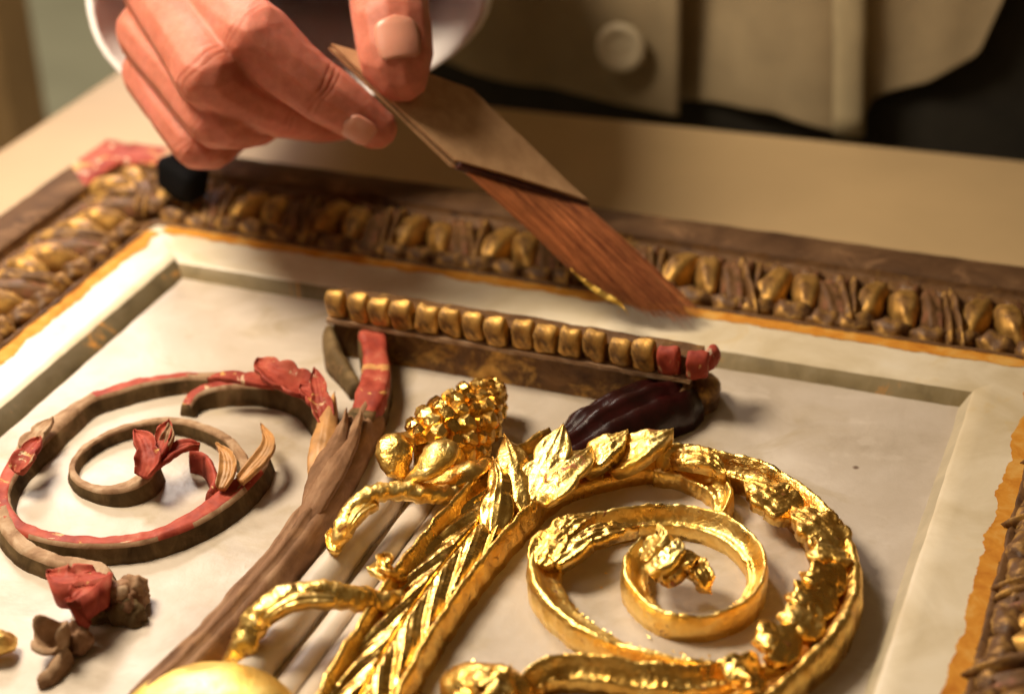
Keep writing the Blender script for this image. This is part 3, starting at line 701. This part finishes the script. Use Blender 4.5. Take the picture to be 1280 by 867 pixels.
def hook(rows): return mk('hook', *tube([(*PX(x, y, z), r_) for (x, y, z, r_) in rows], 130, 20, .85), 'goldbright', panel, rough=(.075, .26), seed=rows[0][0]*.1)
h1 = hook([(416, 690, .4, .10), (424, 672, .85, .24), (436, 645, 1.15, .27), (458, 621, 1.3, .28), (492, 613, 1.2, .27), (530, 616, .95, .29), (566, 618, .7, .28), (592, 612, .5, .24)])
h2 = hook([(292, 838, .2, .30), (306, 801, .8, .33), (326, 768, 1.2, .35), (360, 747, 1.4, .36), (405, 742, 1.35, .35), (445, 748, 1.05, .34), (478, 752, .75, .30), (500, 748, .5, .26)])
leaf('curl_leaf', 'goldbright', [(470, 622, 1.2), (452, 632, 1.45), (438, 650, 1.4), (430, 672, 1.05)], .22, h1, lobes=3, cup=-.4, depth=.25, thick=.2)
leaf('curl_leaf', 'goldbright', [(420, 744, 1.5), (380, 742, 1.75), (345, 756, 1.65), (322, 782, 1.3)], .28, h2, lobes=3, cup=-.4, depth=.25, thick=.2)
leaf('curl_tip', 'gold', [(426, 688, .7), (418, 684, .8), (414, 672, .8), (414, 662, .6)], .2, h1, lobes=2)
leaf('tuft', 'gold', [(500, 725, .6), (490, 712, 1.0), (482, 702, 1.2), (480, 694, 1.1)], .38, h2, lobes=3)
leaf('tuft', 'goldbright', [(498, 722, .6), (480, 716, .9), (468, 710, 1.0), (460, 712, .8)], .28, h2, lobes=3)
# round boss at the foot of the lyre
bc_ = PX(258, 926, .0); V = []; F = []; nr, ns2 = 48, 14
for i in range(ns2+1):
    a = i/ns2*math.pi/2; rr = 2.15*math.cos(a)**.8 if i < ns2 else 0.02; z = 1.15*math.sin(a)**.7
    for j in range(nr): V.append((bc_[0]+rr*math.cos(2*math.pi*j/nr), bc_[1]+rr*math.sin(2*math.pi*j/nr), z-.03))
for i in range(ns2):
    for j in range(nr): F.append((i*nr+j, i*nr+(j+1) % nr, (i+1)*nr+(j+1) % nr, (i+1)*nr+j))
F.append(tuple(ns2*nr+j for j in range(nr)))
mk('boss', V, F, 'bossgold', panel, rough=(.03, .8))
V, F = blobmesh(.4, .4, .4, 3, .3, .4, 5.); mk('boss', V+PX(-2, 806, .3), F, 'goldbright', panel)

# ---- ragged gold leaf along the foot of the gilded carving
V = []; F = []
def shards(path, n, spread, size):
    Q = catmull([(p[0], p[1], 0, p[2]) for p in path], 200)
    T = np.gradient(Q[:, :2], axis=0); T /= np.linalg.norm(T, axis=1)[:, None]
    for _ in range(n):
        i = random.randrange(200); sg_ = random.choice((-1, 1)); nrm = np.array([-T[i, 1], T[i, 0]])*sg_
        c = np.array([*(Q[i, :2]+nrm*(Q[i, 3]*.5+abs(random.gauss(0, spread))-.04)), .05+abs(random.gauss(0, .06))])
        b = len(V)
        for k in range(4):
            a = k*math.pi/2+random.uniform(-.5, .5); s_ = size*random.uniform(.4, 1.4)
            V.append(c+np.array([s_*math.cos(a), s_*math.sin(a), random.uniform(-.5, .8)*s_]))
        F.append((b, b+1, b+2)); F.append((b, b+2, b+3))
shards(rarm_pts[3:], 260, .03, .06)
shards(pxpath([(890, 830, .5, .1), (785, 812, .55, .1), (697, 758, .65, .1), (678, 722, .62, .1), (715, 672, .5, .1), (820, 650, .36, .1), (915, 672, .44, .1), (946, 735, .48, .1), (885, 780, .46, .1), (812, 762, .55, .1), (795, 712, .55, .1)]), 160, .02, .05)
mk('gold_leaf_fringe', V, F, 'goldbright', panel, smooth=False, kind='stuff')
V = []; F = []
for _ in range(30):
    x, y = random.choice(((random.uniform(560, 900), random.uniform(600, 850)), (random.uniform(380, 520), random.uniform(640, 760)), (random.uniform(760, 880), random.uniform(372, 400))))
    c = PX(x, y, .06 if y > 420 else .53); b = len(V)
    for k in range(4):
        a = k*math.pi/2+random.uniform(-.5, .5); s_ = .05*random.uniform(.4, 1.3); V.append(c+np.array([s_*math.cos(a), s_*math.sin(a), random.uniform(-.2, .5)*s_]))
    F += [(b, b+1, b+2), (b, b+2, b+3)]
mk('gold_crumbs', V, F, 'goldbright', kind='stuff', smooth=False, label='loose crumbs of gold leaf scattered over the panel field', cat='gold crumbs')

# ------------------------------------------------------------------ gilder's tip (flat hair brush between two cards)
A_, B_, C_ = PD(412, 58, 54.4), PD(565, 205, 54.6), PD(735, 257, 56.4)
eL = B_-A_; eW = C_-B_; nrm = np.cross(eW, eL); nrm /= np.linalg.norm(nrm)
if nrm @ (CAMP-B_) < 0: nrm = -nrm
tip = thing('gilder_tip', 'flat hair brush of brown card pinched between thumb and finger', 'brush', tuple(B_))
def cardmesh(off, th, bow):
    V = []; F = []; nu, nv = 14, 14
    for s in (0, 1):
        for j in range(nv+1):
            for i in range(nu+1):
                a, b = i/nu, j/nv
                z = off+th*s+bow*math.sin(a*math.pi)*.5+.03*noise.noise(Vector((a*3, b*3, s)))+bow*(b**2)*.6
                V.append(A_+eL*b+eW*a*(1-.03*b)+nrm*z)
    o = (nu+1)*(nv+1); m = nu+1
    for j in range(nv):
        for i in range(nu):
            q = (j*m+i, j*m+i+1, (j+1)*m+i+1, (j+1)*m+i); F.append(q[::-1]); F.append(tuple(x+o for x in q))
    for j in range(nv):
        for i in (0, nu): F.append((j*m+i, (j+1)*m+i, (j+1)*m+i+o, j*m+i+o))
    for i in range(nu):
        for j in (0, nv): F.append((j*m+i, j*m+i+1, j*m+i+1+o, j*m+i+o))
    return V, F
mk('card', *cardmesh(.06, .10, .16), 'card', tip, smooth=False)
mk('card', *cardmesh(-.14, .10, -.02), 'card', tip, smooth=False)
# dark red roll in the cavity at the mouth of the cards
V, F = tube([(*(B_+nrm*.06+eW*t+eL*.012), .15-.05*t) for t in np.linspace(.02, .98, 7)], 40, 10)
mk('seam', V, F, 'carddark', tip, rough=(.03, .3))
# hair
V = []; F = []
bases = catmull([PD(584, 217, 54.75), PD(650, 240, 55.4), PD(728, 257, 56.3)], 100)
hm = []
tips_ = catmull([PD(716, 340, 55.0), PD(768, 374, 54.9), PD(820, 394, 54.8), PD(858, 400, 54.8), PD(873, 388, 55.0)], 100)
for i in range(1250):
    t = random.random(); hm.append(1 if random.random() < .10+.42*t else 0); k = min(99, int(t*100)); kt = min(99, max(0, int((t+random.gauss(0, .05))*100)))
    b0 = bases[k]+nrm*random.uniform(-.07, .07)-eL*.03; e0 = tips_[kt]+nrm*random.uniform(-.05, .05)
    l_ = random.uniform(.84, 1.02) if random.random() < .88 else random.uniform(.6, 1.08)
    e0 = b0+(e0-b0)*l_
    mid = (b0+e0)/2+nrm*random.uniform(.06, .20)
    w0 = random.uniform(.007, .016); sd = eW/np.linalg.norm(eW); base = len(V); st = 5
    for s in range(st+1):
        u_ = s/st; p = (1-u_)**2*b0+2*u_*(1-u_)*mid+u_*u_*e0; ww = w0*(1-.6*u_)
        V += [p-sd*ww, p+sd*ww, p+nrm*ww*1.2]
    for s in range(st):
        for q in range(3): F.append((base+s*3+q, base+s*3+(q+1) % 3, base+s*3+3+(q+1) % 3, base+s*3+3+q))
mk('hair', V, F, ['hair', 'hairdark'], tip, fm=[hm[q//15] for q in range(len(F))], kind='stuff')
# scrap of leaf clinging to the hair
V = []; F = []; gl = catmull([PD(712, 338, 54.7), PD(738, 357, 54.6), PD(757, 368, 54.55), (PD(774, 379, 54.5)), PD(784, 394, 54.5)], 40)
for i, p in enumerate(gl):
    wv = .13*math.sin(math.pi*(i+1)/42)**.5
    for k in range(4): V.append(p+CU*(.06-wv*k/1.8)*1.0+CR*.02*k-_fw*(.02*math.sin(i*.7+k)+.012*math.cos(i*1.9+k*2)+.05*k*(k-2)))
F = [(4*i+k, 4*i+k+1, 4*i+k+5, 4*i+k+4) for i in range(39) for k in range(3)]
gs = mk('gold_leaf_scrap', V, F, 'bossgold', label='glinting crumpled scrap of gold leaf clinging to the brush hairs', cat='gold leaf')
so = gs.modifiers.new('s', 'SOLIDIFY'); so.thickness = .0001

# ------------------------------------------------------------------ the gilder
person = thing('person', 'person in pale work coat and white cuff holding the flat brush over the panel', 'person', (-5, 26, -76))
def spheres(chain, step=.10):
    V = []; F = []; v0, f0 = ico(2)
    for (a, b) in zip(chain[:-1], chain[1:]):
        pa, ra = np.array(a[:3]), a[3]; pb, rb = np.array(b[:3]), b[3]
        n = max(2, int(np.linalg.norm(pb-pa)/step))
        for i in range(n+1):
            t = i/n; c = pa+(pb-pa)*t; r = ra+(rb-ra)*t
            o = len(V); V += list(c+v0*r); F += [tuple(x+o for x in f) for f in f0]
    return V, F
H = {}
H['index'] = [(*PD(238, -30, 56.4), 1.12), (*PD(275, 8, 54.6), 1.02), (*PD(318, 44, 53.2), 1.08), (*PD(358, 82, 53.5), .97), (*PD(398, 112, 53.9), .93), (*PD(440, 140, 54.2), .80), (*PD(470, 160, 54.5), .66)]
H['middle'] = [(*PD(190, -25, 56.6), 1.12), (*PD(222, 30, 54.9), 1.02), (*PD(262, 92, 53.3), 1.10), (*PD(305, 118, 54.2), .95), (*PD(355, 136, 55.2), .90), (*PD(405, 146, 56.0), .82), (*PD(440, 148, 56.4), .64)]
H['ring'] = [(*PD(186, 42, 57.0), 1.05), (*PD(222, 88, 55.6), .94), (*PD(272, 145, 54.3), 1.0), (*PD(300, 152, 55.4), .88), (*PD(322, 150, 57.0), .85), (*PD(330, 138, 58.4), .7)]
H['little'] = [(*PD(190, 92, 57.6), .98), (*PD(212, 132, 56.6), .82), (*PD(247, 178, 55.6), .84), (*PD(264, 184, 56.8), .74), (*PD(282, 172, 58.2), .70), (*PD(288, 155, 59.4), .58)]
H['thumb'] = [(*PD(470, -140, 59.0), 1.5), (*PD(478, -70, 57.0), 1.28), (*PD(484, -15, 55.6), 1.22), (*PD(489, 30, 54.6), 1.20), (*PD(494, 68, 54.3), 1.14), (*PD(500, 92, 54.3), .88)]
wrist = PD(345, -110, 66)
palm = []
for f, r2 in (('index', 1.35), ('middle', 1.4), ('ring', 1.35), ('little', 1.2)):
    m = np.array(H[f][0][:3]); palm.append([(*m, H[f][0][3]), (*(m+(wrist-m)*.5), r2+.25), (*wrist, 2.0)])
palm.append([H['thumb'][0], (*PD(420, -150, 62), 1.8), (*wrist, 2.2)])
elbow = PD(560, -330, 92)
palm.append([(*wrist, 2.3), (*(wrist+(elbow-wrist)*.4), 3.0), (*elbow, 4.2)])
V = []; F = []
for ch in list(H.values())+palm:
    v, f = spheres(ch, .12 if ch is not palm[-1] else .5); o = len(V); V += v; F += [tuple(x+o for x in q) for q in f]
hand = mk('body', V, F, 'skin', None)
rm = hand.modifiers.new('r', 'REMESH'); rm.mode = 'VOXEL'; rm.voxel_size = .055*CM
sm = hand.modifiers.new('s', 'SMOOTH'); sm.factor = .5; sm.iterations = 7
dg = bpy.context.evaluated_depsgraph_get(); dg.update()
me2 = bpy.data.meshes.new_from_object(hand.evaluated_get(dg)); old = hand.data; hand.modifiers.clear(); hand.data = me2; bpy.data.meshes.remove(old)
nv = len(me2.vertices); Vh = np.empty(nv*3); me2.vertices.foreach_get('co', Vh); Vh = Vh.reshape(-1, 3)/CM
Nh = np.empty(nv*3); me2.vertices.foreach_get('normal', Nh); Nh = Nh.reshape(-1, 3)
disp = np.zeros(nv)
def joint(f, i, amp, offs, wid=.045):
    J = np.array(H[f][i][:3]); axd = np.array(H[f][i+1][:3])-np.array(H[f][i-1][:3]); axd /= np.linalg.norm(axd); r = H[f][i][3]
    d = Vh-J; s = d@axd; rad = np.linalg.norm(d-s[:, None]*axd, axis=1)
    g = (rad < r*1.25)&(np.abs(s) < .9)
    face = np.clip(Nh@(CAMP-J)/np.linalg.norm(CAMP-J)*1.5, 0, 1)
    wob_ = .05*np.sin(rad*6+Vh[:, 0]*3)+.04*np.sin(Vh[:, 2]*7)
    for o_, k in offs: disp[g] += (-amp*k*np.exp(-((s+wob_-o_)/wid)**2)*face)[g]
for f, i in (('index', 2), ('middle', 2), ('ring', 2), ('little', 2)):
    joint(f, i, .018, ((-.30, .7), (-.10, 1), (.10, .8)))
joint('index', 4, .028, ((-.16, .8), (.02, 1), (.18, .7)))
joint('middle', 4, .025, ((-.16, .8), (.02, 1)))
joint('thumb', 3, .02, ((-.5, .8), (-.3, 1), (-.1, .8)))
lump = np.array([noise.fractal(Vector(v)*.7, 1., 2., 3) for v in Vh]); disp += lump*.035
me2.vertices.foreach_set('co', ((Vh+Nh*disp[:, None]-np.array(person['_base'])/CM)*CM).ravel()); me2.update()
me2.polygons.foreach_set('use_smooth', [True]*len(me2.polygons))
hand.parent = person; hand.name = 'body'
def nail(f, i, face, length, halfang, back, lift=.015, s0=-.15):
    J = np.array(H[f][i][:3]); T_ = np.array(H[f][i+1][:3])-np.array(H[f][i-1][:3]); T_ /= np.linalg.norm(T_); r = H[f][i][3]*.985+lift
    n0 = np.array(face); n0 = n0-T_*(n0@T_); n0 /= np.linalg.norm(n0); sd = np.cross(T_, n0)
    V = []; F = []; nu, nv_ = 12, 12
    for layer in (0, .05):
        for j in range(nv_+1):
            b = 2*j/nv_-1
            for i2 in range(nu+1):
                a = (2*i2/nu-1)
                lim = math.sqrt(max(0, 1-abs(b)**4))*.25+.75 if b > 0 else (max(.0, 1-abs(b)**3.2))**.5
                an = a*halfang*lim
                p = J+T_*(s0+b*length*.5)+(n0*math.cos(an)+sd*math.sin(an))*(r-layer-.10*max(0, b)**2-.03*(b < -.7))
                V.append(p)
    o = (nu+1)*(nv_+1); m = nu+1
    for j in range(nv_):
        for i2 in range(nu):
            q = (j*m+i2, j*m+i2+1, (j+1)*m+i2+1, (j+1)*m+i2); F.append(q); F.append(tuple(x+o for x in q[::-1]))
    for j in range(nv_):
        for i2 in (0, nu): F.append((j*m+i2, (j+1)*m+i2, (j+1)*m+i2+o, j*m+i2+o))
    for i2 in range(nu):
        for j in (0, nv_): F.append((j*m+i2, j*m+i2+1, j*m+i2+1+o, j*m+i2+o))
    return mk('fingernail', V, F, 'nail', hand)
toc = -_fw
nail('thumb', 4, toc+CR*.18+CU*.1, 1.30, .62, 0)
nail('index', 5, toc*.8-CR*.15-CU*.55, .95, .62, 0, s0=.35)
# cuff and sleeve
def ring_tube(rings, n=48, th=.22):
    V = []; F = []
    for layer in (0, 1):
        for (c, a, b, ra, rb) in rings:
            for j in range(n):
                t = 2*math.pi*j/n; k = 1+.04*math.sin(3*t+c[0])-layer*th/ra
                V.append(c+a*ra*k*math.cos(t)+b*rb*k*math.sin(t))
    R = len(rings); o = R*n
    for i in range(R-1):
        for j in range(n):
            q = (i*n+j, i*n+(j+1) % n, (i+1)*n+(j+1) % n, (i+1)*n+j); F.append(q); F.append(tuple(x+o for x in q[::-1]))
    for j in range(n):
        F.append((j, (j+1) % n, (j+1) % n+o, j+o)); i = (R-1)*n; F.append((i+j, i+(j+1) % n, i+(j+1) % n+o, i+j+o))
    return V, F
sa = CR*1.0+CU*.0; sb = CU*.97+_fw*.2
rings = [(PD(350, 0, 60.5), sa, sb, 6.6, 4.0), (PD(352, -4, 61.0), sa, sb, 6.75, 4.15), (PD(370, -40, 64), sa, sb, 6.8, 4.5), (PD(400, -100, 68), sa, sb, 6.2, 4.8), (PD(460, -200, 78), sa, sb, 6.6, 5.6), (PD(560, -330, 92), sa, sb, 7.5, 7.5), (PD(640, -480, 100), sa, sb, 9, 9)]
mk('sleeve', *ring_tube(rings), 'cuff', person)
# coat: two fronts, the near-side one overlapping
def coatpanel(x0, x1, zt, hem, ybase, seed, mat, name, parent, amp=.5):
    V = []; F = []; nu, nv_ = 70, 60
    for layer in (0, 1):
        for j in range(nv_+1):
            for i in range(nu+1):
                a = i/nu; x = x0+(x1-x0)*a; zb = hem(x); z = zb+(zt-zb)*(j/nv_)**1.5
                y = ybase+((x-2)/17)**2*3.5+amp*math.sin(x*.75+seed+.03*z)*max(.2, 1-z/40)+.5*noise.fractal(Vector((x*.16, z*.05, seed)), 1., 2., 3)+.02*max(0, z)+layer*.16
                V.append((x, y, z))
    o = (nu+1)*(nv_+1); m = nu+1
    for j in range(nv_):
        for i in range(nu):
            q = (j*m+i, j*m+i+1, (j+1)*m+i+1, (j+1)*m+i); F.append(q); F.append(tuple(t+o for t in q[::-1]))
    for j in range(nv_):
        for i in (0, nu): F.append((j*m+i, (j+1)*m+i, (j+1)*m+i+o, j*m+i+o))
    for i in range(nu):
        for j in (0, nv_): F.append((j*m+i, j*m+i+1, j*m+i+1+o, j*m+i+o))
    return mk(name, V, F, mat, parent)
YC = 23.0
zpx = lambda x, y: PY(x, y, YC)
cA = zpx(846, 60)[0]
hemL = zpx(700, 122)[2]
coat = coatpanel(-22, cA, 45, lambda x: hemL-.35+.05*x*0, YC, 1.1, 'coat', 'coat', person, .18)
pts = [zpx(846, 140), zpx(960, 150), zpx(1035, 170), zpx(1062, 178), zpx(1085, 135), zpx(1150, 120), zpx(1215, 85), zpx(1245, 20), zpx(1275, -60)]
hx_ = [p[0] for p in pts]; hz_ = [p[2] for p in pts]
coat2 = coatpanel(cA-1.5, hx_[-1], 45, lambda x: float(np.interp(x, hx_, hz_)), YC+.75, 2.6, 'coat', 'coat_front', person, .35)
bcn = PY(776, 60, YC-.12); V = []; F = []; nb = 40; prof_b = [(0, -.02), (.30, -.02), (.62, -.03), (.72, -.13), (.92, -.15), (1.04, -.06), (1.06, .05), (.9, .12), (0, .12)]
for (r_, y_) in prof_b:
    for j in range(nb): V.append((bcn[0]+max(r_, .01)*math.cos(2*math.pi*j/nb), bcn[1]+y_, bcn[2]+max(r_, .01)*math.sin(2*math.pi*j/nb)))
for i in range(len(prof_b)-1):
    for j in range(nb): F.append((i*nb+j, i*nb+(j+1) % nb, (i+1)*nb+(j+1) % nb, (i+1)*nb+j))
mk('button', V, F, 'button', coat)
# raised seam strip on the other front
q0, q1 = PY(1047, -40, YC+.5), PY(1060, 168, YC+.5)
V, F, S = sweep([(0, 0, 1.3, .3), (0, 1, 1.3, .3), (0, 2, 1.3, .3)], 'half', 20); V = np.array(V)
V2 = [(q1[0]+(q0[0]-q1[0])*v[1]/2+v[0], YC+.55-v[2], q1[2]+(q0[2]-q1[2])*v[1]/2*2.5) for v in V]
mk('seam_strip', V2, F, 'strap', coat2, rough=(.05, .8))
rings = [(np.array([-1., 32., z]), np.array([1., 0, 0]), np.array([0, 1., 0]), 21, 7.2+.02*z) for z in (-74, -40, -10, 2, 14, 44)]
mk('trousers', *ring_tube(rings), 'trousers', person)  # its black also stands for the shade between coat and table

# ------------------------------------------------------------------ small things
# black plug, material and use unknown, by the corner of the moulding
V, F = ico(3); V = np.sign(V)*np.abs(V)**.5*np.array([.85, .62, .66])
cpl = PX(229, 222, 1.9)
bp = mk('black_block', V, F, 'black', rough=(.06, .6), label='small black plug on moulding corner below the little finger', cat='block')
bp.location = [c*CM for c in cpl]; bp.rotation_euler = (0, .25, -.3)
# wooden post beyond the table
pc = PD(-10, 60, 118)
post = mk('wooden_post', *box(pc[0]-3.2, pc[0]+2.0, pc[1]-2, pc[1]+2, -76, 40), 'post', smooth=False, label='pale wooden post standing on the floor beyond the table edge', cat='post')
bevel(post, .4)
for o in list(bpy.data.objects):
    if '_base' in o: del o['_base']
